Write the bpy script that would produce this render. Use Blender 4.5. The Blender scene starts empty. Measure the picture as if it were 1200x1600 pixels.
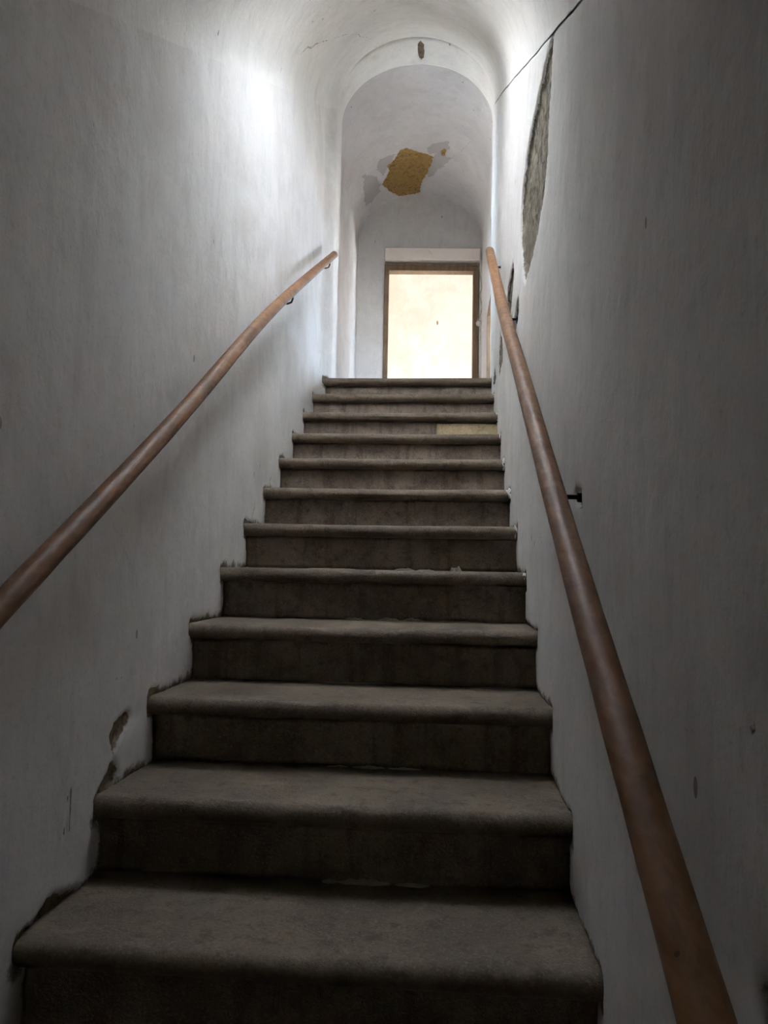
import bpy, bmesh, math, random
import numpy as np
from mathutils import Vector, Matrix

sc = bpy.context.scene
random.seed(7)
# ------------------------------------------------------------------ camera
CAM = Vector((.2502, -1.1422, .9028))
F_PX, PITCH, YAW, ROLL = 1200.0, .0745, -.0768, .0183
fwd = Vector((math.sin(YAW)*math.cos(PITCH), math.cos(YAW)*math.cos(PITCH), math.sin(PITCH)))
rt = Vector((math.cos(YAW), -math.sin(YAW), 0)); up = rt.cross(fwd)
r2 = rt*math.cos(ROLL) + up*math.sin(ROLL); u2 = up*math.cos(ROLL) - rt*math.sin(ROLL)
cd = bpy.data.cameras.new('camera'); cam = bpy.data.objects.new('camera', cd)
cam.matrix_world = Matrix(((r2.x, u2.x, -fwd.x, CAM.x), (r2.y, u2.y, -fwd.y, CAM.y), (r2.z, u2.z, -fwd.z, CAM.z), (0, 0, 0, 1)))
cd.sensor_fit = 'VERTICAL'; cd.sensor_height = 24.0; cd.lens = 24.0*F_PX/1600.0
cd.clip_start = .01
sc.collection.objects.link(cam); sc.camera = cam

# ------------------------------------------------------------------ light
SKY = (.64, .80, 1.0); SKY_K = 40.0
w = bpy.data.worlds.new('sky'); sc.world = w; w.use_nodes = True
bg = w.node_tree.nodes['Background']; bg.inputs[0].default_value = (*SKY, 1); bg.inputs[1].default_value = SKY_K
SUN_TO = Vector((.8, -.35, .6))
sd = bpy.data.lights.new('sun', 'SUN'); sd.energy = 150.0; sd.angle = math.radians(.53); sd.color = (1, .95, .90)
sun = bpy.data.objects.new('sun', sd); sun.rotation_euler = SUN_TO.to_track_quat('Z', 'Y').to_euler(); sun.location = (8, 0, 9)
sc.collection.objects.link(sun)
sc.view_settings.view_transform = 'Standard'; sc.view_settings.look = 'None'
sc.view_settings.gamma = 1; sc.view_settings.use_curve_mapping = False
sc.view_settings.exposure = 0.26
sc.cycles.max_bounces = 24; sc.cycles.diffuse_bounces = 16

# ------------------------------------------------------------------ measures
T, R, RHO, OV = .3168, .18, .0253, .0463      # going, rise, nosing radius, nosing overhang
XL, XR = -.547, .543
ZT = 12*R                                      # landing level
YA, YB = 3.90, 4.17                            # arch front and back
YE = 6.80                                      # end wall of the landing
LXL, LXR = -.683, .630                         # landing side walls
def flare(y): return (np.maximum(0, y-2)/1.9)**2
def xl(y):
    k = np.clip((np.asarray(y, float)-3.74)/.19, 0, 1); return XL - .023*flare(y) + .058*k*k*(3-2*k)
def xr(y): return XR + .020*flare(y)
def spring(y): return np.maximum(1.90 + .556*np.asarray(y, float), 1.62)

# ------------------------------------------------------------------ noise
def _h(ix, iy, iz, s):
    n = (ix*374761393 + iy*668265263 + iz*2147483647*3 + s*1274126177) & 0xffffffff
    n = ((n ^ (n >> 13))*1274126177) & 0xffffffff
    n = ((n ^ (n >> 16))*2246822519) & 0xffffffff
    return ((n ^ (n >> 15)) & 0xffff)/65535.0
def vnoise(P, freq, s=0):
    Q = np.asarray(P, float)*freq + 100.0
    I = np.floor(Q).astype(np.int64); Fr = Q - I; Fr = Fr*Fr*(3-2*Fr)
    out = 0
    for a in (0, 1):
        for b in (0, 1):
            for c in (0, 1):
                wgt = (Fr[..., 0] if a else 1-Fr[..., 0])*(Fr[..., 1] if b else 1-Fr[..., 1])*(Fr[..., 2] if c else 1-Fr[..., 2])
                out = out + wgt*_h(I[..., 0]+a, I[..., 1]+b, I[..., 2]+c, s)
    return out*2-1
def fbm(P, freq, s=0, o=3):
    v, a = 0, 1.0
    for k in range(o):
        v = v + a*vnoise(P, freq*2**k, s+k*17); a *= .5
    return v/1.75

# ------------------------------------------------------------------ 2D distances
def poly_sd(A, B, poly):
    px = np.array(poly, float); n = len(px)
    out = np.full(A.shape, 9.0)
    lo = px.min(0)-.08; hi = px.max(0)+.08
    m = (A > lo[0]) & (A < hi[0]) & (B > lo[1]) & (B < hi[1])
    if not m.any(): return out
    a, b = A[m], B[m]; d = np.full(a.shape, 9.0); ins = np.zeros(a.shape, bool)
    for i in range(n):
        p, q = px[i], px[(i+1) % n]
        e = q-p; t = np.clip(((a-p[0])*e[0]+(b-p[1])*e[1])/(e@e+1e-12), 0, 1)
        d = np.minimum(d, np.hypot(a-p[0]-t*e[0], b-p[1]-t*e[1]))
        c = ((p[1] > b) != (q[1] > b)) & (a < (q[0]-p[0])*(b-p[1])/(q[1]-p[1]+1e-12)+p[0])
        ins ^= c
    out[m] = np.where(ins, -d, d)
    return out
def line_d(A, B, pts):
    out = np.full(A.shape, 9.0)
    px = np.array(pts, float); lo = px.min(0)-.06; hi = px.max(0)+.06
    m = (A > lo[0]) & (A < hi[0]) & (B > lo[1]) & (B < hi[1])
    if not m.any(): return out
    a, b = A[m], B[m]; d = np.full(a.shape, 9.0)
    for p, q in zip(px[:-1], px[1:]):
        e = q-p; t = np.clip(((a-p[0])*e[0]+(b-p[1])*e[1])/(e@e+1e-12), 0, 1)
        d = np.minimum(d, np.hypot(a-p[0]-t*e[0], b-p[1]-t*e[1]))
    out[m] = d
    return out

# ------------------------------------------------------------------ object helpers
def link(o, parent=None):
    sc.collection.objects.link(o)
    if parent is not None: o.parent = parent
    return o
def tag(o, label=None, cat=None, group=None, kind=None):
    if label: o['label'] = label
    if cat: o['category'] = cat
    if group: o['group'] = group
    if kind: o['kind'] = kind
    return o
def empty(name, loc=(0, 0, 0), **k):
    o = bpy.data.objects.new(name, None); o.location = loc; o.empty_display_size = .1
    return tag(link(o), **k)
def mesh_np(name, V, Fq, mat, parent=None, attrs=None, smooth=True, **k):
    me = bpy.data.meshes.new(name)
    V = np.asarray(V, np.float32); Fq = np.asarray(Fq, np.int32)
    me.vertices.add(len(V)); me.vertices.foreach_set('co', V.ravel())
    me.loops.add(Fq.size); me.loops.foreach_set('vertex_index', Fq.ravel())
    me.polygons.add(len(Fq)); me.polygons.foreach_set('loop_start', np.arange(0, Fq.size, Fq.shape[1], dtype=np.int32))
    if smooth: me.polygons.foreach_set('use_smooth', np.ones(len(Fq), bool))
    for n, a in (attrs or {}).items():
        at = me.attributes.new(n, 'FLOAT', 'POINT'); at.data.foreach_set('value', np.asarray(a, np.float32).ravel())
    me.update(calc_edges=True); me.validate()
    me.materials.append(mat)
    return tag(link(bpy.data.objects.new(name, me), parent), **k)
def grid_faces(n, m, flip=False, closed=False):
    i, j = np.meshgrid(np.arange(n-1), np.arange(m if closed else m-1), indexing='ij')
    j2 = (j+1) % m
    f = np.stack([i*m+j, (i+1)*m+j, (i+1)*m+j2, i*m+j2], -1).reshape(-1, 4)
    return f[:, ::-1] if flip else f
def boxes(name, bl, mat, parent=None, bev=0.0, **k):
    """one mesh of axis-aligned boxes (x0,x1,y0,y1,z0,z1)"""
    bm = bmesh.new()
    for (x0, x1, y0, y1, z0, z1) in bl:
        r = bmesh.ops.create_cube(bm, size=1, matrix=Matrix.Translation(((x0+x1)/2, (y0+y1)/2, (z0+z1)/2)) @ Matrix.Diagonal((x1-x0, y1-y0, z1-z0, 1)))
    if bev: bmesh.ops.bevel(bm, geom=bm.edges[:], offset=bev, segments=2, affect='EDGES', profile=.5)
    me = bpy.data.meshes.new(name); bm.to_mesh(me); bm.free(); me.materials.append(mat)
    return tag(link(bpy.data.objects.new(name, me), parent), **k)
def prism(name, polys, mat, parent=None, **k):
    """yz polygons pushed along x: [(x0, x1, [(y, z), ...]), ...]"""
    V, Fc = [], []
    for x0, x1, pl in polys:
        b, n = len(V), len(pl)
        V += [(x0, y, z) for y, z in pl] + [(x1, y, z) for y, z in pl]
        Fc += [list(range(b, b+n)), list(range(b+n, b+2*n))[::-1]] + [[b+j, b+n+j, b+n+(j+1) % n, b+(j+1) % n] for j in range(n)]
    me = bpy.data.meshes.new(name); me.from_pydata(V, [], Fc); me.validate(); me.materials.append(mat)
    bm = bmesh.new(); bm.from_mesh(me); bmesh.ops.recalc_face_normals(bm, faces=bm.faces); bm.to_mesh(me); bm.free()
    return tag(link(bpy.data.objects.new(name, me), parent), **k)
def tube(name, pts, rad, mat, parent=None, seg=16, caps=True, wob=0.0, **k):
    P = [Vector(p) for p in pts]; n = len(P); V = []
    prev = None
    for i, p in enumerate(P):
        d = (P[min(i+1, n-1)]-P[max(i-1, 0)]).normalized()
        if prev is None:
            a = d.orthogonal().normalized()
        else:
            a = (prev - d*prev.dot(d)).normalized()
        prev = a; b = d.cross(a)
        r = rad[i] if hasattr(rad, '__len__') else rad
        for j in range(seg):
            t = 2*math.pi*j/seg
            V.append(p + (a*math.cos(t)+b*math.sin(t))*r)
    V = np.array([tuple(v) for v in V])
    if wob: 
        N = V - np.repeat(np.array([tuple(p) for p in P]), seg, 0); L = np.linalg.norm(N, axis=1, keepdims=True)
        V = V + N/L*(fbm(V, 9, 5)[:, None]*wob)
    Fc = grid_faces(n, seg, closed=True).tolist()
    me = bpy.data.meshes.new(name)
    if caps: Fc += [list(range(seg))[::-1], [(n-1)*seg+j for j in range(seg)]]
    me.from_pydata([tuple(v) for v in V], [], Fc); me.validate()
    me.polygons.foreach_set('use_smooth', [len(f.vertices) == 4 for f in me.polygons]); me.materials.append(mat)
    bm = bmesh.new(); bm.from_mesh(me); bmesh.ops.recalc_face_normals(bm, faces=bm.faces); bm.to_mesh(me); bm.free()
    return tag(link(bpy.data.objects.new(name, me), parent), **k)

# ------------------------------------------------------------------ materials
class NT:
    def __init__(s, name):
        s.m = bpy.data.materials.new(name); s.m.use_nodes = True; s.t = s.m.node_tree
        s.b = s.t.nodes['Principled BSDF']
    def n(s, kind, **k):
        o = s.t.nodes.new(kind)
        for a, b in k.items(): setattr(o, a, b)
        return o
    def l(s, a, b): s.t.links.new(a, b)
    def noise(s, vec, scale, detail=4, rough=.55, dist=0.0):
        o = s.n('ShaderNodeTexNoise'); o.inputs['Scale'].default_value = scale; o.inputs['Detail'].default_value = detail
        o.inputs['Roughness'].default_value = rough; o.inputs['Distortion'].default_value = dist
        s.l(vec, o.inputs['Vector']); return o.outputs['Fac']
    def mapping(s, vec, scale=(1, 1, 1), rot=(0, 0, 0)):
        o = s.n('ShaderNodeMapping'); o.inputs['Scale'].default_value = scale; o.inputs['Rotation'].default_value = rot
        s.l(vec, o.inputs['Vector']); return o.outputs['Vector']
    def ramp(s, fac, stops, interp='LINEAR'):
        o = s.n('ShaderNodeValToRGB'); cr = o.color_ramp; cr.interpolation = interp
        while len(cr.elements) < len(stops): cr.elements.new(.5)
        for e, (p, c) in zip(cr.elements, stops):
            e.position = p; e.color = (*c, 1) if hasattr(c, '__len__') else (c, c, c, 1)
        s.l(fac, o.inputs['Fac']); return o.outputs['Color']
    def mix(s, fac, a, b, mode='MIX'):
        o = s.n('ShaderNodeMix', data_type='RGBA', blend_type=mode)
        for sock, v in ((o.inputs['Factor'], fac), (o.inputs['A'], a), (o.inputs['B'], b)):
            if hasattr(v, 'is_linked') or isinstance(v, bpy.types.NodeSocket): s.l(v, sock)
            elif isinstance(v, tuple): sock.default_value = (*v, 1)
            else: sock.default_value = v
        # RGBA sockets
        return o.outputs['Result']
    def math(s, op, a, b=0.0, clamp=False):
        o = s.n('ShaderNodeMath', operation=op, use_clamp=clamp)
        for i, v in enumerate((a, b)):
            if isinstance(v, bpy.types.NodeSocket): s.l(v, o.inputs[i])
            else: o.inputs[i].default_value = v
        return o.outputs[0]
    def attr(s, name):
        o = s.n('ShaderNodeAttribute', attribute_name=name); return o.outputs['Fac']
    def pos(s):
        return s.n('ShaderNodeNewGeometry').outputs['Position']
    def smooth(s, v, lo, hi):
        o = s.n('ShaderNodeMapRange', interpolation_type='SMOOTHSTEP')
        o.inputs['From Min'].default_value = lo; o.inputs['From Max'].default_value = hi
        s.l(v, o.inputs['Value']); return o.outputs['Result']
    def bump(s, h, strength, dist):
        o = s.n('ShaderNodeBump'); o.inputs['Strength'].default_value = strength; o.inputs['Distance'].default_value = dist
        s.l(h, o.inputs['Height']); s.l(o.outputs['Normal'], s.b.inputs['Normal'])

def fix_mix(m):
    pass
def plaster(name, base, dirt, under, under2, streak=(14, 2.2, 1.1), grime=.5):
    """old limewash plaster; attributes dmg (signed distance to lost plaster), crk (distance to a crack), rag (distance to the step line)"""
    q = NT(name); P = q.pos()
    big = q.noise(P, 1.6, 5, .6, .4)
    med = q.noise(P, 7.0, 5, .65, .2)
    fine = q.noise(P, 60, 4, .7)
    drip = q.noise(q.mapping(P, (6, 6, 1.3), (.35, 0, 0)), 1.5, 6, .68, 1.2)
    col = q.mix(q.math('MULTIPLY', q.smooth(big, .42, .68), grime), base, dirt)
    col = q.mix(q.math('MULTIPLY', q.smooth(med, .44, .68), .4), col, tuple(c*.80 for c in base))
    col = q.mix(q.math('MULTIPLY', q.smooth(drip, .48, .74), .22), col, tuple(c*.72 for c in dirt))
    col = q.mix(q.math('MULTIPLY', q.smooth(fine, .52, .72), .24), col, tuple(c*.62 for c in dirt))
    # pale scuffs
    sc_ = q.noise(q.mapping(P, (5, 5, 9), (0.5, .3, 0)), 1.4, 6, .7, .8)
    col = q.mix(q.math('MULTIPLY', q.smooth(sc_, .6, .72), .35), col, tuple(min(.82, c*1.15) for c in base))
    # small dark pits
    v = q.n('ShaderNodeTexVoronoi'); v.inputs['Scale'].default_value = 8.0; q.l(q.mapping(P, (1, 1, .55)), v.inputs['Vector'])
    pit = q.math('MULTIPLY', q.math('LESS_THAN', v.outputs['Distance'], .055), q.smooth(big, .5, .56))
    col = q.mix(q.math('MULTIPLY', pit, .65), col, (.08, .07, .06))
    # ragged dirty seam along the steps
    rag = q.math('ADD', q.attr('rag'), q.math('MULTIPLY', q.math('SUBTRACT', q.noise(P, 17, 6, .72), .5), .12))
    ragf = q.math('SUBTRACT', 1.0, q.smooth(rag, .002, .022))
    col = q.mix(q.math('MULTIPLY', ragf, .85), col, tuple(c*.55 for c in under2))
    # cracks
    ck = q.math('SUBTRACT', 1.0, q.smooth(q.math('ADD', q.attr('crk'), q.math('MULTIPLY', q.math('SUBTRACT', fine, .5), .008)), .0012, .0042))
    col = q.mix(q.math('MULTIPLY', ck, .8), col, (.09, .075, .06))
    # flaked limewash showing the grey undercoat
    col = q.mix(q.math('MULTIPLY', q.smooth(q.attr('flk'), .002, .005), .85), col, (.37, .35, .345))
    # lost plaster
    e = q.math('ADD', q.attr('dmg'), q.math('MULTIPLY', q.math('SUBTRACT', q.noise(P, 38, 4, .65), .5), .016))
    dm = q.math('SUBTRACT', 1.0, q.smooth(e, -.003, .0015))
    ucol = q.mix(q.smooth(q.noise(P, 22, 6, .7), .35, .68), under, under2)
    ucol = q.mix(q.math('MULTIPLY', q.smooth(q.noise(P, 90, 3, .7), .5, .7), .5), ucol, tuple(c*.45 for c in under))
    ucol = q.mix(q.math('MULTIPLY', q.smooth(q.noise(q.mapping(P, (30, 30, 7), (.35, 0, 0)), 1.0, 5, .7, .6), .50, .62), .75), ucol, tuple(c*.38 for c in under))
    col = q.mix(dm, col, ucol)
    q.l(col, q.b.inputs['Base Color'])
    q.b.inputs['Roughness'].default_value = .9; q.b.inputs['Specular IOR Level'].default_value = .25
    h = q.math('ADD', q.math('MULTIPLY', med, .5), q.math('ADD', q.math('MULTIPLY', fine, .12), q.math('MULTIPLY', q.noise(q.mapping(P, (6, 6, 2), (.5, 0, 0)), 3, 5, .6), .4)))
    h = q.math('ADD', h, q.math('MULTIPLY', q.math('MULTIPLY', q.noise(P, 45, 5, .75), dm), .9))
    q.bump(h, .5, .012)
    return q.m
BASE = (.665, .645, .620); DIRT = (.50, .462, .428)
M_L = plaster('plaster_left', BASE, DIRT, (.17, .12, .085), (.25, .19, .12), grime=.7)
M_R = plaster('plaster_right', BASE, DIRT, (.125, .10, .072), (.24, .205, .15), grime=.5)
M_V = plaster('plaster_vault', (.68, .66, .625), DIRT, (.13, .10, .07), (.2, .15, .1), grime=.25)
M_LV = plaster('plaster_landing_vault', (.575, .56, .555), (.46, .445, .44), (.36, .225, .075), (.30, .19, .07), grime=.5)
M_LW = plaster('plaster_landing', (.585, .57, .555), (.47, .455, .44), (.25, .17, .09), (.2, .15, .1), grime=.4)

def plain_plaster(name, base, dark, spots=True):
    q = NT(name); P = q.pos()
    col = q.mix(q.math('MULTIPLY', q.smooth(q.noise(P, 2.2, 6, .62, .5), .45, .7), .55), base, dark)
    if spots:
        col = q.mix(q.math('MULTIPLY', q.smooth(q.noise(q.mapping(P, (1, 1, .6)), 9, 5, .7), .64, .76), .5), col, tuple(c*.6 for c in dark))
    q.l(col, q.b.inputs['Base Color']); q.b.inputs['Roughness'].default_value = .9
    q.bump(q.noise(P, 14, 6, .65), .3, .01)
    return q.m
M_ROOMS = plain_plaster('plaster_room', (.84, .80, .75), (.76, .71, .65))
M_LW2 = plain_plaster('side_room_plaster', (.66, .64, .61), (.56, .54, .51))
M_SIDE = plain_plaster('side_room_dark_render', (.20, .165, .13), (.13, .105, .085))  # unseen walls kept dark so bounce does not drown the window light
M_TERRA2 = plain_plaster('worn_floor_tiles', (.42, .39, .36), (.33, .30, .27))
M_TERRA = plain_plaster('terracotta_floor', (.24, .13, .08), (.17, .09, .055))  # dark floor of the unseen side room, chosen to cut bounced light
M_OUT = plain_plaster('render_outer', (.55, .50, .44), (.42, .38, .33))
M_PAVE = plain_plaster('yard_paving', (.60, .57, .52), (.45, .42, .38))

def stone(name, c1, c2, c3, streak=.6):
    q = NT(name); P = q.pos()
    a = q.noise(P, 4.5, 7, .68, .5); b = q.noise(P, 22, 6, .7); c = q.noise(P, 150, 3, .75)
    st = q.noise(q.mapping(P, (11, 2, 1.3)), 1.5, 5, .65, .3)
    col = q.mix(q.smooth(a, .40, .62), c1, c2)
    col = q.mix(q.math('MULTIPLY', q.smooth(st, .48, .66), streak), col, c3)
    col = q.mix(q.math('MULTIPLY', q.smooth(b, .50, .66), .6), col, tuple(x*.42 for x in c1))
    col = q.mix(q.math('MULTIPLY', q.smooth(q.noise(P, 9, 6, .7, 1.0), .56, .70), .5), col, tuple(min(1, x*1.35) for x in c2))
    col = q.mix(q.math('MULTIPLY', q.smooth(c, .54, .68), .45), col, tuple(min(1, x*1.7) for x in c2))
    col = q.mix(q.math('MULTIPLY', q.smooth(c, .46, .34), .4), col, tuple(x*.4 for x in c1))
    q.l(col, q.b.inputs['Base Color'])
    q.l(q.ramp(a, [(0.3, .62), (.7, .85)]), q.b.inputs['Roughness']); q.b.inputs['Specular IOR Level'].default_value = .35
    q.bump(q.math('ADD', q.math('MULTIPLY', b, .6), q.math('MULTIPLY', c, .3)), .7, .007)
    return q.m
M_TREAD = stone('tread_stone', (.100, .073, .049), (.150, .115, .080), (.060, .041, .026), .15)
M_RISER = stone('riser_stone', (.150, .112, .083), (.23, .181, .140), (.070, .047, .032))
M_OCHRE = stone('ochre_block', (.34, .26, .14), (.40, .31, .19), (.25, .19, .11))
M_MORTAR = plain_plaster('mortar', (.40, .36, .27), (.26, .23, .17))
M_LUMP = plain_plaster('lime_lump', (.70, .68, .65), (.55, .53, .5))

def wood(name, c1, c2, c3, axis_rot, rough=.42, grain=(40, 3, 40)):
    q = NT(name); P = q.mapping(q.pos(), grain, axis_rot)
    a = q.noise(P, 1.0, 6, .6, .6); b = q.noise(q.pos(), 6, 5, .6); c = q.noise(q.pos(), 45, 4, .7)
    col = q.mix(q.smooth(a, .38, .64), c1, c2)
    col = q.mix(q.math('MULTIPLY', q.smooth(b, .48, .68), .55), col, c3)
    v = q.n('ShaderNodeTexVoronoi'); v.inputs['Scale'].default_value = 9.0; q.l(q.pos(), v.inputs['Vector'])
    col = q.mix(q.math('MULTIPLY', q.math('LESS_THAN', v.outputs['Distance'], .032), .7), col, tuple(x*.25 for x in c1))
    q.l(col, q.b.inputs['Base Color'])
    q.l(q.ramp(c, [(0.3, rough-.08), (.7, rough+.15)]), q.b.inputs['Roughness']); q.b.inputs['Specular IOR Level'].default_value = .28
    q.bump(q.math('ADD', q.math('MULTIPLY', a, .5), q.math('MULTIPLY', c, .2)), .25, .004)
    return q.m
RA = math.atan(.6)
M_RAIL = wood('rail_wood', (.168, .078, .034), (.228, .116, .056), (.085, .037, .017), (-RA, 0, 0), .50)
M_FRAME = wood('frame_wood', (.135, .088, .052), (.19, .13, .08), (.08, .05, .03), (0, 0, 0), .6, (30, 30, 3))
def milky(name):
    q = NT(name); t_ = q.n('ShaderNodeBsdfTranslucent'); t_.inputs['Color'].default_value = (.66, .665, .67, 1)
    q.l(t_.outputs[0], q.t.nodes['Material Output'].inputs['Surface']); return q.m
M_MILK = milky('light_diffuser')  # diffusing pane for the added opening over the stairs
def simple(name, col, rough=.6, metal=0.0, nscale=30, var=.3):
    q = NT(name); n_ = q.noise(q.pos(), nscale, 5, .65)
    q.l(q.mix(q.smooth(n_, .4, .65), col, tuple(c*(1-var) for c in col)), q.b.inputs['Base Color'])
    q.b.inputs['Roughness'].default_value = rough; q.b.inputs['Metallic'].default_value = metal
    q.bump(n_, .2, .003)
    return q.m
M_IRON = simple('rusty_iron', (.075, .055, .042), .7, .3, 60, .5)
M_WHITE = simple('white_paint', (.72, .70, .66), .55, 0, 25, .15)
M_LINTEL = plain_plaster('lintel_plaster', (.82, .75, .70), (.68, .60, .54))
M_CABLE = simple('old_cable', (.45, .42, .36), .7, 0, 40, .3)

# ------------------------------------------------------------------ plaster loss, measured on the surfaces (metres)
DR = dict(
 strip=([(0.948, 2.419), (0.985, 2.332), (1.036, 2.222), (1.076, 2.114), (1.162, 2.035), (1.304, 1.996), (1.466, 1.979), (1.65, 1.966), (1.719, 2.0), (1.807, 2.121), (1.851, 2.257), (1.819, 2.359), (1.693, 2.453), (1.543, 2.478), (1.317, 2.469), (1.171, 2.458), (1.013, 2.449)], .016),
 sliver=([(2.126, 2.253), (2.091, 2.168), (2.119, 2.136), (2.177, 2.087), (2.271, 2.032), (2.494, 2.106), (2.501, 2.187), (2.39, 2.224), (2.286, 2.244)], .012),
 low=([(2.933, 2.191), (2.748, 2.079), (2.696, 2.007), (2.738, 1.97), (2.884, 1.975), (3.043, 1.957), (3.11, 2.036), (3.061, 2.112), (3.011, 2.169)], .012),
 pin=([(1.915, 2.012), (1.887, 1.957), (1.91, 1.912), (1.99, 1.904), (2.045, 1.883), (2.107, 1.944), (2.022, 1.976)], .025),
 pin2=([(0.535, 1.086), (0.505, 1.075), (0.500, 1.045), (0.535, 1.028), (0.562, 1.052), (0.592, 1.074), (0.575, 1.084)], .025),
 pin3=([(-0.425, 0.560), (-0.43, 0.500), (-0.392, 0.495), (-0.378, 0.515), (-0.392, 0.538)], .02),
 foot=([(3.453, 2.147), (3.297, 2.029), (3.435, 2.017), (3.681, 2.085), (3.604, 2.127)], .01),
)
CHR = [(0.488, 1.448), (-0.391, 0.809), (-0.383, 0.763), (-0.376, 0.752), (0.533, 1.688)]
DL = dict(
 hole=([(0.793, 0.531), (0.818, 0.525), (0.805, 0.495), (0.761, 0.466), (0.73, 0.438), (0.716, 0.463), (0.695, 0.492), (0.732, 0.518)], .016),
 low1=([(0.735, 0.422), (0.761, 0.387), (0.733, 0.367), (0.67, 0.35), (0.636, 0.35), (0.641, 0.371), (0.694, 0.395), (0.714, 0.415)], .014),
 low2=([(0.46, 0.221), (0.489, 0.199), (0.571, 0.175), (0.525, 0.165), (0.463, 0.165), (0.39, 0.165), (0.33, 0.160), (0.345, 0.185), (0.381, 0.194), (0.428, 0.221)], .014),
)
CHL = [(1.087, 2.466), (0.533, 0.502), (0.526, 0.448), (0.503, 0.394), (0.492, 0.333), (0.402, 0.185), (1.142, 0.666)]
CRL = [[(3.70, 3.05), (3.715, 2.99), (3.70, 2.90)], [(3.46, 3.3), (3.47, 3.1), (3.50, 2.95)], [(2.01, 1.1), (2.048, 1.148), (2.065, 1.191)], [(2.311, 1.281), (2.358, 1.328)], [(0.389, 1.924), (0.438, 1.909), (0.472, 1.885)],
       [(3.689, 2.509), (3.75, 2.336), (3.75, 2.17)], [(2.35, 2.22), (2.472, 2.201)], [(2.259, 2.171), (2.473, 2.195)], [(2.513, 2.242), (2.519, 2.202)],
       [(0.714, 0.621), (0.776, 0.618)], [(0.531, 0.523), (0.536, 0.474), (0.533, 0.44)], [(0.512, 0.418), (0.51, 0.324)]]
DV = dict(
 ochre=([(-0.139, 5.866), (-0.063, 5.938), (0.059, 5.993), (0.114, 6.029), (0.093, 6.175), (0.052, 6.33), (-0.019, 6.567), (-0.03, 6.729), (-0.093, 6.78), (-0.256, 6.77), (-0.34, 6.597), (-0.404, 6.389), (-0.319, 6.198), (-0.332, 6.104), (-0.258, 6.022), (-0.201, 5.89)], .02),
 bit=([(0.182, 5.914), (0.219, 5.853), (0.237, 5.888), (0.225, 5.985), (0.188, 6.003)], .016),
)
FLAKES = [[(0.108, 6.03), (0.145, 5.95), (0.195, 5.875), (0.237, 5.865), (0.231, 5.959), (0.293, 5.966), (0.207, 6.159), (0.064, 6.417), (0.039, 6.332), (0.094, 6.151)],
          [(0.037, 5.883), (0.159, 5.747), (0.266, 5.696), (0.279, 5.796), (0.237, 5.865), (0.195, 5.875), (0.133, 5.954), (0.059, 5.982)],
          [(-0.403, 5.91), (-0.258, 5.93), (-0.321, 6.124), (-0.394, 6.258), (-0.435, 6.138), (-0.425, 5.945)],
          [(-0.567, 5.965), (-0.438, 6.183), (-0.438, 6.495), (-0.538, 6.586), (-0.599, 6.54)]]
CRV = [[(-0.482, 6.113), (-0.404, 6.401)], [(-0.445, 6.263), (-0.488, 6.32)], [(0.293, 5.966), (0.402, 5.688), (0.48, 5.438)], [(-0.336, 6.74), (-0.267, 6.721)]]

def damage(A, B, P, table, chips=(), cracks=()):
    """returns sd (m), sunk depth (m), crack distance (m)"""
    wob = fbm(P, 28, 31)*.012 + vnoise(P, 90, 9)*.004
    sd = np.full(A.shape, 9.0); dep = np.zeros(A.shape)
    for poly, d in table.values():
        s = poly_sd(A, B, poly) + wob
        sd = np.minimum(sd, s)
        k = np.clip((.004-s)/.012, 0, 1)
        dep = np.maximum(dep, k*d*(1+.5*vnoise(P, 45, 3)))
    for c in chips:
        s = np.hypot((A-c[0])*1.5, (B-c[1])*.7) - .007 + wob*.4
        sd = np.minimum(sd, s); dep = np.maximum(dep, np.clip((.004-s)/.01, 0, 1)*.006)
    ck = np.full(A.shape, 9.0)
    for c in cracks:
        ck = np.minimum(ck, line_d(A + vnoise(P, 30, 7)*.006, B + vnoise(P, 34, 8)*.006, c))
    return sd, dep, ck

def undulate(P):
    return fbm(P, 1.3, 11)*.007 + fbm(P, 6, 12)*.0025 + vnoise(P, 26, 13)*.0006

# ------------------------------------------------------------------ stair profile (for the seam in the plaster)
prof = []
for i in range(-1, 13):
    y, z = i*T, i*R
    prof += [(y+OV, z-R), (y+OV, z-2*RHO), (y, z-2*RHO), (y, z)]
prof += [(6, ZT)]
def stair_height(y):
    i = np.clip(np.floor(y/T + 1e-6), -2, 12)
    return np.maximum(i*R, -.36)
def seam_dist(A, B):
    out = np.full(A.shape, 9.0)
    for p, q in zip(prof[:-1], prof[1:]):
        p, q = np.array(p), np.array(q); e = q-p; t = np.clip(((A-p[0])*e[0]+(B-p[1])*e[1])/(e@e+1e-12), 0, 1)
        out = np.minimum(out, np.hypot(A-p[0]-t*e[0], B-p[1]-t*e[1]))
    return out

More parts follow.
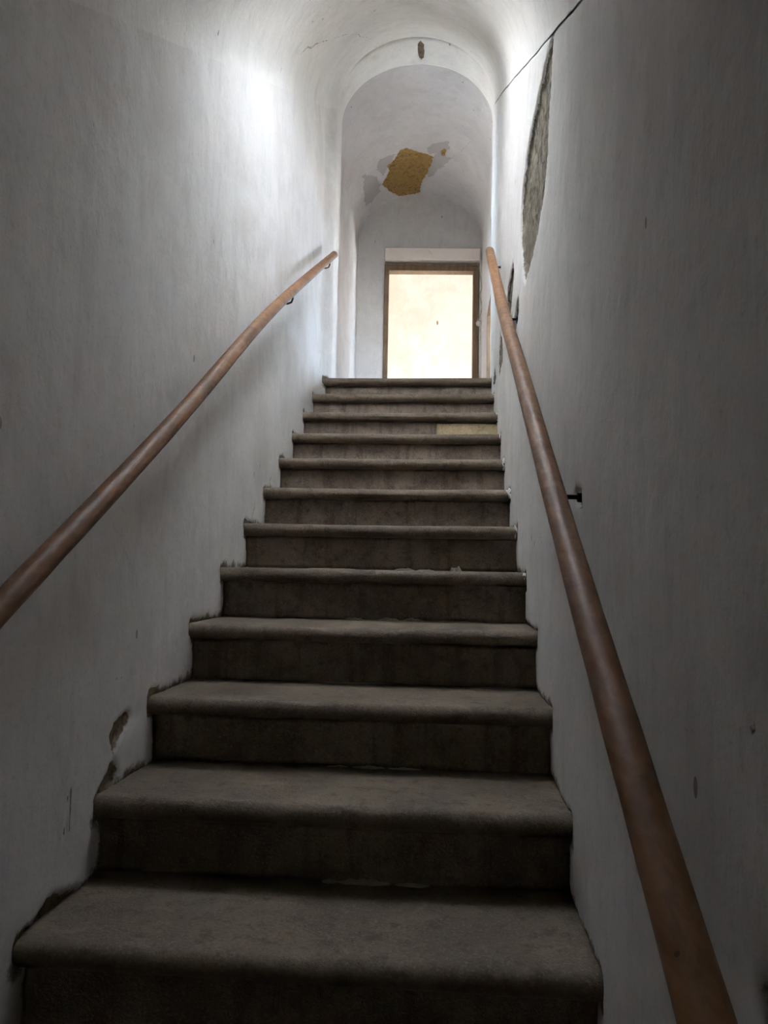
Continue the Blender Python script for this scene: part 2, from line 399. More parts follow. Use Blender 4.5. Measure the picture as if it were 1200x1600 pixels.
# ------------------------------------------------------------------ side walls of the stairwell
def side_wall(name, side, table, chips, cracks, mat):
    ys = np.concatenate([np.arange(-2.6, -.6, .04), np.arange(-.6, YA+.0101, .0095)])
    ys[-1] = YA+.02
    hs = np.linspace(0, 1, 250)
    Y, H = np.meshgrid(ys, hs, indexing='ij')
    z0 = np.maximum(.5682*Y-.34, -.36); z1 = spring(Y)
    Z = z0 + (z1-z0)*H
    X = xl(Y) if side < 0 else xr(Y)
    P = np.stack([X, Y, Z], -1)
    sd, dep, ck = damage(Y, Z, P, table, chips, cracks)
    seam = seam_dist(Y, Z)
    # broken plaster lip along the steps, widest where a nosing meets the wall
    nose = np.full(Y.shape, 9.0)
    for i in range(1, 13): nose = np.minimum(nose, np.hypot(Y-i*T-.02, (Z-i*R-.003)))
    bite = seam - .004 - .014*np.clip(vnoise(P, 13, 41), 0, 1) - .022*np.clip(1-nose/.05, 0, 1)*(.5+.6*vnoise(P, 11, 44))
    sd = np.minimum(sd, bite); dep = np.maximum(dep, np.clip((.003-bite)/.01, 0, 1)*.008)
    if side > 0:                                  # the open joint where the wall meets the vault
        j = (spring(Y)-Z) - .0015 - .0055*np.clip(vnoise(P, 5, 51)+.4, 0, 1.4)
        ck = np.minimum(ck, np.maximum(j, 0)); dep = np.maximum(dep, np.clip((.003-j)/.008, 0, 1)*.006)
    off = undulate(P) - dep
    P[..., 0] += off*(1 if side < 0 else -1)
    fade = np.clip((nose), 0, 1)
    return mesh_np(name, P.reshape(-1, 3), grid_faces(len(ys), len(hs), flip=(side > 0)), mat,
                   attrs=dict(dmg=sd, crk=ck, rag=seam), kind='structure')
side_wall('wall_left', -1, DL, CHL, CRL, M_L)
side_wall('wall_right', 1, DR, CHR, [], M_R)

# ------------------------------------------------------------------ sloping vault over the stairs
SKX = (-.22, .25, 1.02, 2.27)                   # unseen opening added in the vault to light the stairwell
def stair_vault():
    ys = np.concatenate([np.arange(-2.6, -.6, .05), np.arange(-.6, YA+.03, .016)])
    th = np.linspace(0, math.pi, 110)
    Y, A = np.meshgrid(ys, th, indexing='ij')
    xa, xb = xl(Y), xr(Y); cx, hw = (xa+xb)/2, (xb-xa)/2
    X = cx - hw*np.cos(A); Z = spring(Y) + .505*np.sin(A)
    P = np.stack([X, Y, Z], -1)
    N = np.stack([np.cos(A), -.28*np.sin(A), -np.sin(A)], -1); N /= np.linalg.norm(N, axis=-1, keepdims=True)
    S = X
    ck = np.full(Y.shape, 9.0)
    for c in ([(-.50, 2.55), (-.42, 2.9), (-.33, 3.15), (-.27, 3.5)], [(.47, .50), (.50, .72), (.53, .80)], [(.40, 1.2), (.46, 1.0)]):
        ck = np.minimum(ck, line_d(S + vnoise(P, 20, 7)*.01, Y + vnoise(P, 24, 8)*.01, c))
    P = P + N*undulate(P)[..., None]
    f_ = grid_faces(len(ys), len(th), flip=False); c = P.reshape(-1, 3)[f_].mean(1)
    f_ = f_[~((c[:, 0] > SKX[0]) & (c[:, 0] < SKX[1]) & (c[:, 1] > SKX[2]) & (c[:, 1] < SKX[3]))]
    mesh_np('ceiling', P.reshape(-1, 3), f_, M_V,
            attrs=dict(dmg=np.full(Y.shape, 9.0), crk=ck, rag=np.full(Y.shape, 9.0)), kind='structure')
stair_vault()

# ------------------------------------------------------------------ arch at the head of the stairs
def arch():
    y0, y1 = YA, YB
    # profile across the thickness: outer flange front, face, rounded arris, soffit, back arris, flange back
    sec = [(.42, y0)] + [(d, y0) for d in np.linspace(.36, .03, 6)]
    sec += [(.022*(1-math.sin(a)), y0+.022*(1-math.cos(a))) for a in np.linspace(0, math.pi/2, 6)]
    sec += [(0, y) for y in np.linspace(y0+.03, y1-.01, 22)]
    sec += [(.003, y1), (.2, y1), (.42, y1)]
    # arc from the landing level up the left jamb, over, down the right jamb
    zs = 4.10
    xa, xb, rise = -.517, .568, .455
    cx, hw = (xa+xb)/2, (xb-xa)/2
    path = [(xa, z, -1, 0) for z in np.linspace(ZT-.02, zs, 60)[:-1]]
    for a in np.linspace(0, math.pi, 90):
        c, s = math.cos(a), math.sin(a); nx, nz = -c/hw, s/rise; l = math.hypot(nx, nz)
        path.append((cx-hw*c, zs+rise*s, nx/l, nz/l))
    path += [(xb, z, 1, 0) for z in np.linspace(zs, ZT-.02, 60)[1:]]
    path = np.array(path); sec = np.array(sec)
    D = sec[None, :, 0]; X = path[:, None, 0] + path[:, None, 2]*D; Z = path[:, None, 1] + path[:, None, 3]*D
    Y = np.broadcast_to(sec[None, :, 1], X.shape)
    P = np.stack([X, Y, Z], -1)
    # broken spot at the crown
    sd = np.full(X.shape, 9.0); ck = np.full(X.shape, 9.0); dep = np.zeros(X.shape)
    top = (Z > 4.4)
    s = np.where(top & (D < .1), np.hypot((X-.056)*2.6, (Y-4.02)*.6) - .058 + fbm(P, 30, 3)*.02, 9.0)
    sd = np.minimum(sd, s); dep = np.maximum(dep, np.clip((.004-s)/.012, 0, 1)*.012)
    l = np.where(top, line_d(X + vnoise(P, 30, 6)*.01, Y, [(.035, 3.88), (.04, 3.97), (.06, 4.1), (.066, 4.2)]), 9.0)
    ck = np.minimum(ck, l)
    N = np.stack([path[:, 2], path[:, 2]*0, path[:, 3]], -1)[:, None, :]
    off = (fbm(P, 6, 12)*.004 + fbm(P, 2, 14)*.006)*np.exp(-D*8) - dep
    P = P - N*off[..., None]
    mesh_np('wall_arch', P.reshape(-1, 3), grid_faces(len(path), len(sec), flip=False), M_V,
            attrs=dict(dmg=sd, crk=ck, rag=np.full(X.shape, 9.0)), kind='structure')
arch()

# ------------------------------------------------------------------ landing: side walls, vault, end wall with its doorway
LZ, LRISE, LCX, LHW = 4.40, .50, (LXL+LXR)/2, (LXR-LXL)/2
DOOR2 = (4.42, 5.80, 3.25)                     # opening in the right landing wall (y0, y1, head)
def surf(name, X, Y, Z, normal, mat, table={}, cracks=(), AB=None, flip=False, extra=None):
    P = np.stack(np.broadcast_arrays(X, Y, Z), -1).astype(float)
    A, B = AB if AB is not None else (P[..., 1], P[..., 2])
    sd, dep, ck = damage(A, B, P, table, (), cracks)
    off = undulate(P) - dep
    if extra is not None: off = off - extra(P)
    P = P + np.asarray(normal)*off[..., None]
    return mesh_np(name, P.reshape(-1, 3), grid_faces(P.shape[0], P.shape[1], flip=flip), mat,
                   attrs=dict(dmg=sd, crk=ck, rag=np.full(sd.shape, 9.0), flk=(extra(P) if extra is not None else np.zeros(sd.shape))), kind='structure')
ys = np.linspace(YB-.01, YE+.03, 90); zs = np.linspace(ZT-.02, LZ, 80)
Yg, Zg = np.meshgrid(ys, zs, indexing='ij')

WL = (4.24, 4.72, 3.30, 3.90)                   # unseen window added behind the arch jamb to light the landing
def left_landing():
    Vs, Fs, o = [], [], 0
    for y0, y1, z0, z1, n, m in ((YB-.01, WL[0], ZT-.02, LZ, 4, 60), (WL[0], WL[1], ZT-.02, WL[2], 16, 40), (WL[0], WL[1], WL[3], LZ, 16, 14), (WL[1], YE+.03, ZT-.02, LZ, 80, 70)):
        Y, Z = np.meshgrid(np.linspace(y0, y1, n), np.linspace(z0, z1, m), indexing='ij')
        P = np.stack([np.full(Y.shape, LXL), Y, Z], -1); P[..., 0] += undulate(P)*.6
        Vs.append(P.reshape(-1, 3)); Fs.append(grid_faces(n, m)+o); o += n*m
    V = np.concatenate(Vs); far = np.full(len(V), 9.0)
    mesh_np('wall_landing_left', V, np.concatenate(Fs), M_LW, attrs=dict(dmg=far, crk=far, rag=far), kind='structure')
left_landing()
# right landing wall in three pieces round its opening
OCH = dict(edge=([(5.40, 4.30), (5.36, 3.78), (5.30, 3.76), (5.30, 3.9)], .012))
M_LR = M_LW
def right_piece(name, y0, y1, z0, z1, n, m):
    Yp, Zp = np.meshgrid(np.linspace(y0, y1, n), np.linspace(z0, z1, m), indexing='ij')
    P = np.stack([np.full(Yp.shape, LXR), Yp, Zp], -1)
    return P, grid_faces(n, m, flip=True)
Vs, Fs, o = [], [], 0
for a in ((YB-.01, DOOR2[0], ZT-.02, LZ, 40, 60), (DOOR2[0], DOOR2[1], DOOR2[2], LZ, 40, 24), (DOOR2[1], YE+.03, ZT-.02, LZ, 12, 60)):
    P, f_ = right_piece('', *a); Vs.append(P.reshape(-1, 3)); Fs.append(f_+o); o += len(Vs[-1])
Vr = np.concatenate(Vs); sdr, dpr, _ = damage(Vr[:, 1], Vr[:, 2], Vr, OCH)
Vr[:, 0] += dpr
mesh_np('wall_landing_right', Vr, np.concatenate(Fs), M_LR, attrs=dict(dmg=sdr, crk=np.full(len(Vr), 9.0), rag=np.full(len(Vr), 9.0)), kind='structure')
# vault
ys = np.linspace(YB-.01, YE+.03, 190); th = np.linspace(0, math.pi, 130)
Yg, Ag = np.meshgrid(ys, th, indexing='ij')
Xg = LCX - LHW*np.cos(Ag); Zg = LZ + LRISE*np.sin(Ag)
Nv = np.stack([np.cos(Ag), 0*Ag, -np.sin(Ag)], -1)
def flake_depth(P):
    d = 0
    for k, f_ in enumerate(FLAKES):
        s = poly_sd(P[..., 0], P[..., 1], f_) + fbm(P, 16, 31)*.03 + vnoise(P, 60, 30)*.008
        d = np.maximum(d, np.clip((.003-s)/.008, 0, 1)*(.006 if k else .010))
    return d
surf('ceiling_landing', Xg, Yg, Zg, Nv, M_LV, DV, CRV, AB=(Xg, Yg), extra=flake_depth)
# end wall (turned 3 degrees), grid with the doorway left open
DX0, DX1, DZ1 = -.352, .541, 4.063              # clear opening
FX0, FX1, FZ1 = -.400, .602, 4.165              # outside of the wooden frame
def ye(x): return YE + .05*(np.asarray(x)-.1)
def end_wall():
    xs = np.concatenate([np.linspace(-.80, FX0+.01, 24), np.linspace(FX0+.02, FX1-.02, 50), np.linspace(FX1-.01, .78, 12)])
    zz = np.concatenate([np.linspace(ZT-.02, FZ1-.01, 90), np.linspace(FZ1+.01, 5.02, 50)])
    Xg, Zg = np.meshgrid(xs, zz, indexing='ij')
    P = np.stack([Xg, ye(Xg), Zg], -1); P[..., 1] -= undulate(P)
    f_ = grid_faces(len(xs), len(zz), flip=False)
    c = P.reshape(-1, 3)[f_].mean(1)
    keep = ~((c[:, 0] > FX0+.01) & (c[:, 0] < FX1-.01) & (c[:, 2] < FZ1-.01))
    far = np.full(Xg.shape, 9.0)
    mesh_np('wall_landing_end', P.reshape(-1, 3), f_[keep], M_LW, attrs=dict(dmg=far, crk=far, rag=far), kind='structure')
end_wall()
boxes('floor_landing', [(-.9, .95, 12*T+.24, 7.1, ZT-.14, ZT)], M_PAVE, kind='structure')

# doorway: wooden frame, plastered lintel
d1 = empty('door_1', (.1, YE, ZT), kind='structure'); d1.rotation_euler = (0, 0, math.atan(.05))
def dbox(name, x0, x1, y0, y1, z0, z1, mat, bev=.004, parent=d1):
    return boxes(name, [(x0-.1, x1-.1, y0, y1, z0-ZT, z1-ZT)], mat, parent, bev)
for a in ((FX0, DX0), (DX1, FX1)):
    dbox('door_jamb', a[0], a[1], -.018, .10, ZT+.001, DZ1, M_FRAME)
dbox('door_head', FX0, FX1, -.018, .10, DZ1, FZ1-.022, M_FRAME)
dbox('door_head_strip', FX0+.012, FX1-.012, -.026, -.019, FZ1-.05, FZ1-.024, M_FRAME, .002)
dbox('lintel', FX0, FX1+.005, -.062, .09, FZ1-.006, FZ1+.125, M_LINTEL, .008)
boxes('wall_end_reveal', [(FX0-.3, FX0, YE+.03, YE+.28, ZT, FZ1+.1), (FX1, FX1+.3, YE+.055, YE+.28, ZT, FZ1+.1), (FX0-.3, FX1+.3, YE+.055, YE+.28, FZ1+.1, 5.3)], M_LW2, kind='structure')
boxes('trim_1', [(FX1+.004, FX1+.040, YE-.012, YE+.05, ZT, FZ1+.01)], M_WHITE, bev=.006, kind='structure')

# ------------------------------------------------------------------ outer shell, so that daylight enters only through the openings
def top(y, d): return float(spring(y)) + d
SL = [(-2.8, -.5), (3.72, -.5), (3.72, top(3.72, .62)), (-.5, top(-.5, .62)), (-2.8, top(-2.8, .62))]
SLAB = lambda y0, y1: [(y0, top(y0, .58)), (y1, top(y1, .58)), (y1, top(y1, .72)), (y0, top(y0, .72))]
prism('wall_outer_left', [(-.95, -.68, SL), *[(-.95, -.70, [(a, c), (b, c), (b, d), (a, d)]) for a, b, c, d in ((3.72, WL[0], -.5, 5.3), (WL[1], 7.1, -.5, 5.3), (WL[0], WL[1], -.5, WL[2]), (WL[0], WL[1], WL[3], 5.3))]], M_OUT, kind='structure')
prism('wall_outer_right', [(.66, .95, SL)] + [(.66, .95, [(a, c), (b, c), (b, d), (a, d)]) for a, b, c, d in ((3.72, DOOR2[0], -.5, 5.3), (DOOR2[1], 7.1, -.5, 5.3), (DOOR2[0], DOOR2[1], DOOR2[2], 5.3), (DOOR2[0], DOOR2[1], -.5, ZT-.001))], M_OUT, kind='structure')
prism('roof_stairs', [(-.95, .95, SLAB(-2.8, -.5)), (-.95, .95, SLAB(-.5, SKX[2]-.02)), (-.95, .95, SLAB(SKX[3]+.02, 3.75)), (-.95, SKX[0]-.02, SLAB(SKX[2]-.02, SKX[3]+.02)), (SKX[1]+.02, .95, SLAB(SKX[2]-.02, SKX[3]+.02))], M_OUT, kind='structure')
SH = lambda y0, y1: [(y0, top(y0, .435)), (y1, top(y1, .435)), (y1, top(y1, .90)), (y0, top(y0, .90))]
prism('added_light_shaft', [(SKX[0]-.02, SKX[0], SH(SKX[2], SKX[3])), (SKX[1], SKX[1]+.02, SH(SKX[2], SKX[3])), (SKX[0]-.02, SKX[1]+.02, SH(SKX[2]-.03, SKX[2])), (SKX[0]-.02, SKX[1]+.02, SH(SKX[3], SKX[3]+.03))], M_LW2, kind='structure')  # sides of the added opening, deep enough to even out its light
boxes('added_light_pane', [(SKX[0]-.02, SKX[1]+.02, 0, 1, 0, 1)], M_MILK, kind='structure')  # unseen pane added to spread daylight down the stairwell
me = bpy.data.objects['added_light_pane'].data
for v in me.vertices:
    v.co.y = SKX[2]-.03 if v.co.y < .5 else SKX[3]+.03
    v.co.z = top(v.co.y, .80) + (.008 if v.co.z > .5 else 0)
boxes('wall_right_reveal', [(.632, .955, DOOR2[0], DOOR2[0]+.02, ZT, DOOR2[2]-.02), (.632, .955, DOOR2[1]-.02, DOOR2[1], ZT, DOOR2[2]-.02), (.632, .955, DOOR2[0], DOOR2[1], DOOR2[2]-.02, DOOR2[2])], M_FRAME, kind='structure')  # dark lining added to tone down the brightly lit side of the opening
boxes('roof', [(-1.0, 1.0, 3.70, 7.15, 5.25, 5.4), (-.95, .95, 3.70, 3.86, 4.7, 5.3)], M_OUT, kind='structure')
boxes('wall_lower_end', [(-.95, .95, -2.8, -2.55, -.5, 3)], M_OUT, kind='structure')
boxes('floor_lower', [(-.72, .66, -2.6, -T+OV+.01, -.46, -2*R)], M_PAVE, kind='structure')
boxes('ground', [(-30, 30, -30, 40, -.8, -.5)], M_PAVE, kind='structure')
# room beyond the doorway: window in its left wall
WX = (7.2, 8.0, 2.95, 3.9)
boxes('floor_room', [(-2.4, 1.5, 7.1, 9.6, ZT-.2, ZT-.005)], M_TERRA2, kind='structure')
boxes('ceiling_room', [(-2.6, 1.5, 7.1, 9.7, 5.25, 5.4)], M_ROOMS, kind='structure')
boxes('wall_room_left', [(-2.6, -2.4, 7.1, 9.6, ZT-.2, 5.25)], M_ROOMS, kind='structure')
boxes('wall_room_right', [(1.3, 1.5, 7.1, WX[0], ZT-.2, 5.25), (1.3, 1.5, WX[1], 9.6, ZT-.2, 5.25), (1.3, 1.5, WX[0], WX[1], ZT-.2, WX[2]), (1.3, 1.5, WX[0], WX[1], WX[3], 5.25)], M_ROOMS, kind='structure')
boxes('wall_room_near', [(-2.6, FX0-.3, 7.0, 7.12, ZT-.2, 5.3), (FX1+.3, 1.5, 7.0, 7.12, ZT-.2, 5.3)], M_ROOMS, kind='structure')
boxes('floor_terrace', [(.95, 8, 6.2, 7.1, ZT-.2, ZT-.03), (1.5, 8, 7.1, 12, ZT-.2, ZT-.03)], M_PAVE, kind='structure')
# side room right of the landing: unseen windows added to throw light leftwards
WF = (1.15, 2.50, 2.18, 3.30)                   # unseen window put in its far wall to light the left stair wall
WN = (1.12, 2.00, 2.40, 3.20)                   # unseen window put in its near wall to light the landing's left end
boxes('floor_side_room', [(.95, 3.6, 4.2, 6.2, ZT-.2, ZT-.005)], M_TERRA, kind='structure')
boxes('ceiling_side_room', [(.95, 3.6, 4.1, 6.25, 4.6, 4.8)], M_SIDE, kind='structure')
def pierced(name, y0, y1, W):
    boxes(name, [(.95, W[0], y0, y1, ZT-.2, 4.7), (W[1], 3.6, y0, y1, ZT-.2, 4.7), (W[0], W[1], y0, y1, ZT-.2, W[2]), (W[0], W[1], y0, y1, W[3], 4.7)], M_SIDE, kind='structure')
pierced('wall_side_room_near', 4.12, 4.22, WN)
boxes('sun_blocker', [(.95, 3.9, 3.1, 4.12, 3.42, 3.5)], M_OUT, kind='structure')  # unseen slab added to keep sun out of the near window
pierced('wall_side_room_far', 6.10, 6.20, WF)
boxes('wall_side_room_right', [(3.4, 3.6, 4.1, 6.2, ZT-.2, 4.7)], M_SIDE, kind='structure')
yw = np.meshgrid(np.concatenate([np.linspace(-2.42, -.75, 30)[:-1], np.linspace(-.75, .85, 140), np.linspace(.85, 1.4, 10)[1:]]), np.concatenate([np.linspace(ZT-.1, 3.4, 20)[:-1], np.linspace(3.4, 5.3, 150)]), indexing='ij')
def room_end():
    X, Z = yw; P = np.stack([X, np.full(X.shape, 9.3), Z], -1); P[..., 1] -= undulate(P)*1.5
    far = np.full(X.shape, 9.0)
    sd = np.minimum(np.hypot((X-.14)*2.6, (Z-4.32)*.8) - .038 + fbm(P, 20, 2)*.02, np.hypot((X+.24)*1.2, (Z-4.52)*1.5) - .012 + fbm(P, 25, 4)*.015)
    mesh_np('wall_room_end', P.reshape(-1, 3), grid_faces(*X.shape, flip=False), M_ROOM, attrs=dict(dmg=sd, crk=far, rag=far), kind='structure')
M_ROOM = plaster('plaster_room_wall', (.84, .785, .775), (.72, .61, .555), (.22, .18, .12), (.3, .24, .16), grime=.9)
room_end()
boxes('wall_room_core', [(-2.6, 1.5, 9.33, 9.6, ZT-.2, 5.3)], M_OUT, kind='structure')

# ------------------------------------------------------------------ staircase
st = empty('staircase', (0, 0, 0), label='worn stone staircase with rounded nosings rising between two whitewashed walls', cat='staircase')
core = [(-T+OV+.03, -.5)]
for i in range(0, 13):
    core += [(i*T+OV+.034, max((i-1)*R-2*RHO-.002, -.45)), (i*T+OV+.034, i*R-2*RHO-.002)]
core += [(12*T+.24, ZT-2*RHO-.002), (12*T+.24, -.5)]
prism('light_stop_core', [(XL-.012, XR+.012, core)], M_RISER, st)  # unseen filler under the steps, added to stop light coming through
def tread_mesh(i, depth_end):
    n, XA, XB = 96, float(xl(i*T))-.014, float(xr(i*T))+.014
    xs = np.linspace(XA, XB, n)
    pr = [(depth_end, -2*RHO), (RHO+.05, -2*RHO)]
    pr += [(RHO - RHO*math.sin(a), -RHO - RHO*math.cos(a)) for a in np.linspace(0, math.pi, 13)]
    pr += [(y, 0) for y in np.linspace(RHO+.012, depth_end, 16)]
    pr = np.array(pr)
    X = np.broadcast_to(xs[:, None], (n, len(pr))); Yp = np.broadcast_to(pr[None, :, 0], X.shape); Zp = np.broadcast_to(pr[None, :, 1], X.shape)
    P = np.stack([X, Yp + i*T, Zp + i*R], -1).copy()
    u = (X-(XA+XB)/2)/((XB-XA)/2)
    front = np.exp(-np.maximum(Yp, 0)/.09)
    topm = (Zp > -RHO*1.02)
    wear = (.0035+.002*math.sin(i*2.1))*np.exp(-((u-.1*math.sin(i))/.55)**2)*front*topm
    P[..., 2] -= wear
    chip = np.clip(fbm(P, 9, 60+i)-.38, 0, 1)*.012*np.exp(-np.hypot(Yp-.004, Zp+.012)/.03)
    P[..., 1] += chip + fbm(P, 3.5, 70+i)*.0013*front + vnoise(P, 40, 5)*.0006*front
    P[..., 2] -= chip*.6*topm - fbm(P, 5, 80+i)*.0012*topm
    P[..., 2] -= .004*(X-.0)*0
    V = P.reshape(-1, 3); m = len(pr); Fc = grid_faces(n, m, closed=True, flip=True)
    me = bpy.data.meshes.new('tread')
    me.from_pydata(V.tolist(), [], Fc.tolist() + [list(range(m)), [(n-1)*m+k for k in range(m)][::-1]])
    me.polygons.foreach_set('use_smooth', [len(p.vertices) == 4 for p in me.polygons]); me.materials.append(M_TREAD)
    return me
def riser_mesh(i, x0, x1, z1, mat, name='riser', proud=0.0):
    n, m = max(6, int((x1-x0)/.02)), 10
    xs = np.linspace(x0, x1, n); z0 = (i-1)*R + .003
    zz = np.linspace(z0, z1, m)
    X, Z = np.meshgrid(xs, zz, indexing='ij')
    Yf = np.full(X.shape, i*T+OV-proud); P = np.stack([X, Yf, Z], -1)
    P[..., 1] += fbm(P, 5, 90+i)*.0022 + np.clip(fbm(P, 14, 95+i)-.35, 0, 1)*.012
    V = P.reshape(-1, 3); Fc = grid_faces(n, m, flip=False).tolist(); b = len(V)
    back = [(x0, i*T+OV+.035, z0), (x1, i*T+OV+.035, z0), (x1, i*T+OV+.035, z1), (x0, i*T+OV+.035, z1)]
    V = np.concatenate([V, np.array(back)])
    bot = [k*m for k in range(n)]; top = [k*m+m-1 for k in range(n)]
    Fc += [bot[::-1] + [b, b+1][:0] + [b, b+1], top + [b+2, b+3], [k for k in range(m)] + [b+3, b], [(n-1)*m+k for k in range(m)][::-1] + [b+1, b+2], [b+1, b, b+3, b+2]]
    me = bpy.data.meshes.new(name); me.from_pydata(V.tolist(), [], Fc); me.validate()
    me.polygons.foreach_set('use_smooth', [len(p.vertices) == 4 for p in me.polygons]); me.materials.append(mat)
    bm = bmesh.new(); bm.from_mesh(me); bmesh.ops.recalc_face_normals(bm, faces=bm.faces); bm.to_mesh(me); bm.free()
    return me
def lump(name, c, s, mat, parent, seed):
    bm = bmesh.new(); bmesh.ops.create_icosphere(bm, subdivisions=2, radius=1)
    for v in bm.verts:
        k = 1 + .35*math.sin(v.co.x*3.1+seed)*math.cos(v.co.z*4+seed*2) + .2*math.sin(v.co.y*7+seed)
        v.co = Vector((v.co.x*s[0]*k, v.co.y*s[1]*k, v.co.z*s[2]*k)) + Vector(c)
    me = bpy.data.meshes.new(name); bm.to_mesh(me); bm.free(); me.materials.append(mat)
    me.polygons.foreach_set('use_smooth', [True]*len(me.polygons))
    return link(bpy.data.objects.new(name, me), parent)
def strip(name, i, x0, x1, h, d, seed):
    """crust of mortar squeezed along the foot of riser i"""
    n = max(8, int((x1-x0)/.008)); V = []; rs = random.Random(seed)
    y = i*T+OV; z = (i-1)*R
    for k in range(n):
        x = x0+(x1-x0)*k/(n-1); e = math.sin(math.pi*k/(n-1))**.5; hh = h*e*(.55+.6*rs.random()); dd = d*e*(.6+.5*rs.random())
        V += [(x, y-dd-.001, z-.001), (x, y-dd*.6, z+hh*.6), (x, y+.004, z+hh), (x, y+.004, z-.001)]
    me = bpy.data.meshes.new(name); me.from_pydata(V, [], grid_faces(n, 4, closed=True).tolist()); me.validate(); me.materials.append(M_MORTAR)
    bm = bmesh.new(); bm.from_mesh(me); bmesh.ops.recalc_face_normals(bm, faces=bm.faces); bm.to_mesh(me); bm.free()
    return me
for i in range(0, 13):
    s = bpy.data.objects.new('step', None); s.empty_display_size = .1; link(s, st)
    end = T+OV+.034 if i < 12 else .25
    link(bpy.data.objects.new('tread', tread_mesh(i, end)), s)
    a, b = float(xl(i*T))-.012, float(xr(i*T))+.012
    if i == 10:
        link(bpy.data.objects.new('riser', riser_mesh(i, a, .205, i*R-2*RHO-.001, M_RISER)), s)
        o = link(bpy.data.objects.new('riser', riser_mesh(i, .208, b, i*R-2*RHO-.012, M_OCHRE, proud=.012)), s); o['label'] = 'yellowish block let into the riser'
    else:
        link(bpy.data.objects.new('riser', riser_mesh(i, a, b, i*R-2*RHO-.001, M_RISER)), s)
    for k, (x0, x1, h, d) in enumerate({2: [(-.02, .02, .008, .01), (.02, .14, .012, .014), (.15, .23, .006, .01)], 3: [(-.06, .0, .006, .008), (.01, .10, .010, .012), (.11, .2, .006, .008)],
                           5: [(-.10, -.03, .012, .014), (.02, .10, .012, .014), (.11, .19, .012, .014), (.24, .40, .006, .012)], 6: [(-.3, -.1, .006, .008), (.06, .14, .012, .012), (.15, .22, .008, .01), (.28, .33, .028, .02)],
                           4: [(-.2, .1, .005, .008)], 7: [(-.1, .2, .004, .008)]}.get(i, [])):
        link(bpy.data.objects.new('mortar_crust', strip('mortar_crust', i, x0, x1, h, d, i*10+k)), s)
# pale lime lumps where nosings meet the right wall
for i, sx in ((7, .012), (9, .006), (8, .012), (10, .010), (11, .008), (6, .007), (5, .006)):
    s = [o for o in st.children if o.name.startswith('step')][i]
    lump('lime_lump', (float(xr(i*T))-.006, i*T+.012, i*R-.022), (sx, .012, .024), M_LUMP, s, i)

# ------------------------------------------------------------------ handrails
def smooth_path(pts, n=60):
    pts = [Vector(p) for p in pts]; out = []
    m = len(pts)-1
    for k in range(n+1):
        u = k/n*m; i = min(int(u), m-1); f_ = u-i
        p0, p1, p2, p3 = pts[max(i-1, 0)], pts[i], pts[i+1], pts[min(i+2, m)]
        out.append(.5*((2*p1)+(p2-p0)*f_+(2*p0-5*p1+4*p2-p3)*f_**2+(3*p1-p0-3*p2+p3)*f_**3))
    return out
def round_ends(path, r):
    a, b = path[0], path[-1]; d0 = (path[1]-a).normalized(); d1 = (b-path[-2]).normalized()
    P = list(path); rad = [r]*len(P)
    P[0] = a + d0*.006; P[-1] = b - d1*.006
    return [a]+P+[b], [r*.75]+rad+[r*.75]
def bracket(parent, wall, rail, side):
    """iron pin from the wall hole into the rail, with a small plate at the wall"""
    under = Vector((rail.x, rail.y, wall.z)); d = Vector((rail.x-wall.x, 0, 0)).normalized()
    pts = [wall - d*.03, wall, under - d*.022, under - d*.006 + Vector((0, 0, .006)), under + Vector((0, 0, .022)), Vector((rail.x, rail.y, rail.z-.012))]
    p = tube('bracket', pts, .0048 if side < 0 else .0055, M_IRON, parent, 10)
    me = tube('wall_plate', [wall + Vector((side*.012, 0, 0)), wall + Vector((-side*.004, 0, 0))], [.010, .008] if side < 0 else [.013, .011], M_IRON, p, 12)
    return p
RAD = .0235
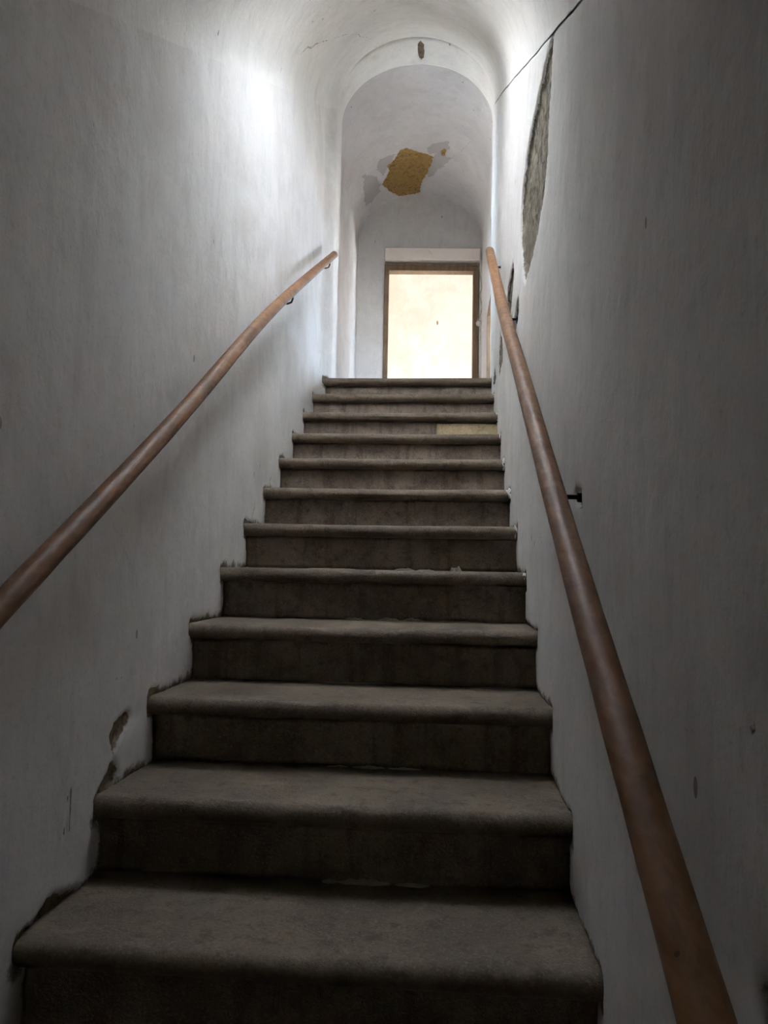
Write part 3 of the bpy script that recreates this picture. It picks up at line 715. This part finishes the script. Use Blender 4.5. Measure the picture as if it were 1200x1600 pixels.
def handrail(side, pts, brs, label):
    path = smooth_path(pts, 90)
    t = empty('handrail', path[0], label=label, cat='handrail', group='handrails of the staircase')
    L = Matrix.Translation(-path[0])
    P, rad = round_ends(path, RAD)
    tube('rail', [L @ p for p in P], rad, M_RAIL, t, 24, wob=.0009)
    for y in brs:
        k = min(range(len(path)), key=lambda j: abs(path[j].y-y)); p = path[k]
        wx = float(xl(np.float64(p.y))) if side < 0 else float(xr(np.float64(p.y)))
        bracket(t, L @ Vector((wx, p.y, p.z-.064)), L @ p, side)
    return t
handrail(-1, [(XL+.07, -.62, .405), (XL+.07, .083, .828), (XL+.07, .572, 1.116), (XL+.07, .999, 1.375), (XL+.07, 2.027, 2.014), (XL+.053, 3.80, 2.992)],
         (-.45, 2.44, 3.62), 'brown wooden handrail on iron pins along the left wall, its upper end beside the arch')
handrail(1, [(XR-.07, -.95, .236), (XR-.07, -.46, .533), (XR-.07, .25, .954), (XR-.068, 1.133, 1.501), (XR-.064, 1.90, 1.960), (XR-.052, 3.04, 2.680)],
         (-.62, .515, 1.95, 2.93), 'thick brown wooden handrail on iron pins along the right wall with torn plaster')

# ------------------------------------------------------------------ knob and cable right of the doorway
kb = empty('cable_knob', (.60, YE-.03, 3.484), label='small white cable knob with a thin cable, on the strip right of the bright doorway', cat='cable knob')
bmk = bmesh.new(); bmesh.ops.create_uvsphere(bmk, u_segments=16, v_segments=10, radius=.028, matrix=Matrix.Diagonal((1.15, .8, 1.1, 1)))
mek = bpy.data.meshes.new('knob'); bmk.to_mesh(mek); bmk.free(); mek.materials.append(M_WHITE); mek.polygons.foreach_set('use_smooth', [True]*len(mek.polygons))
link(bpy.data.objects.new('knob', mek), kb)
tube('knob_base', [(.0, .03, 0), (0, .005, 0)], [.018, .016], M_WHITE, kb, 14)
tube('cable', [tuple(p) for p in smooth_path([(-.012, .008, .66), (-.004, .004, .60), (.026, .0, .40), (.006, .0, .30), (.030, .0, .20), (.022, -.004, .12), (.0, -.012, .05), (-.018, -.016, .03), (.012, -.02, .022), (.02, .0, .01)], 50)], .0045, M_CABLE, kb, 8)
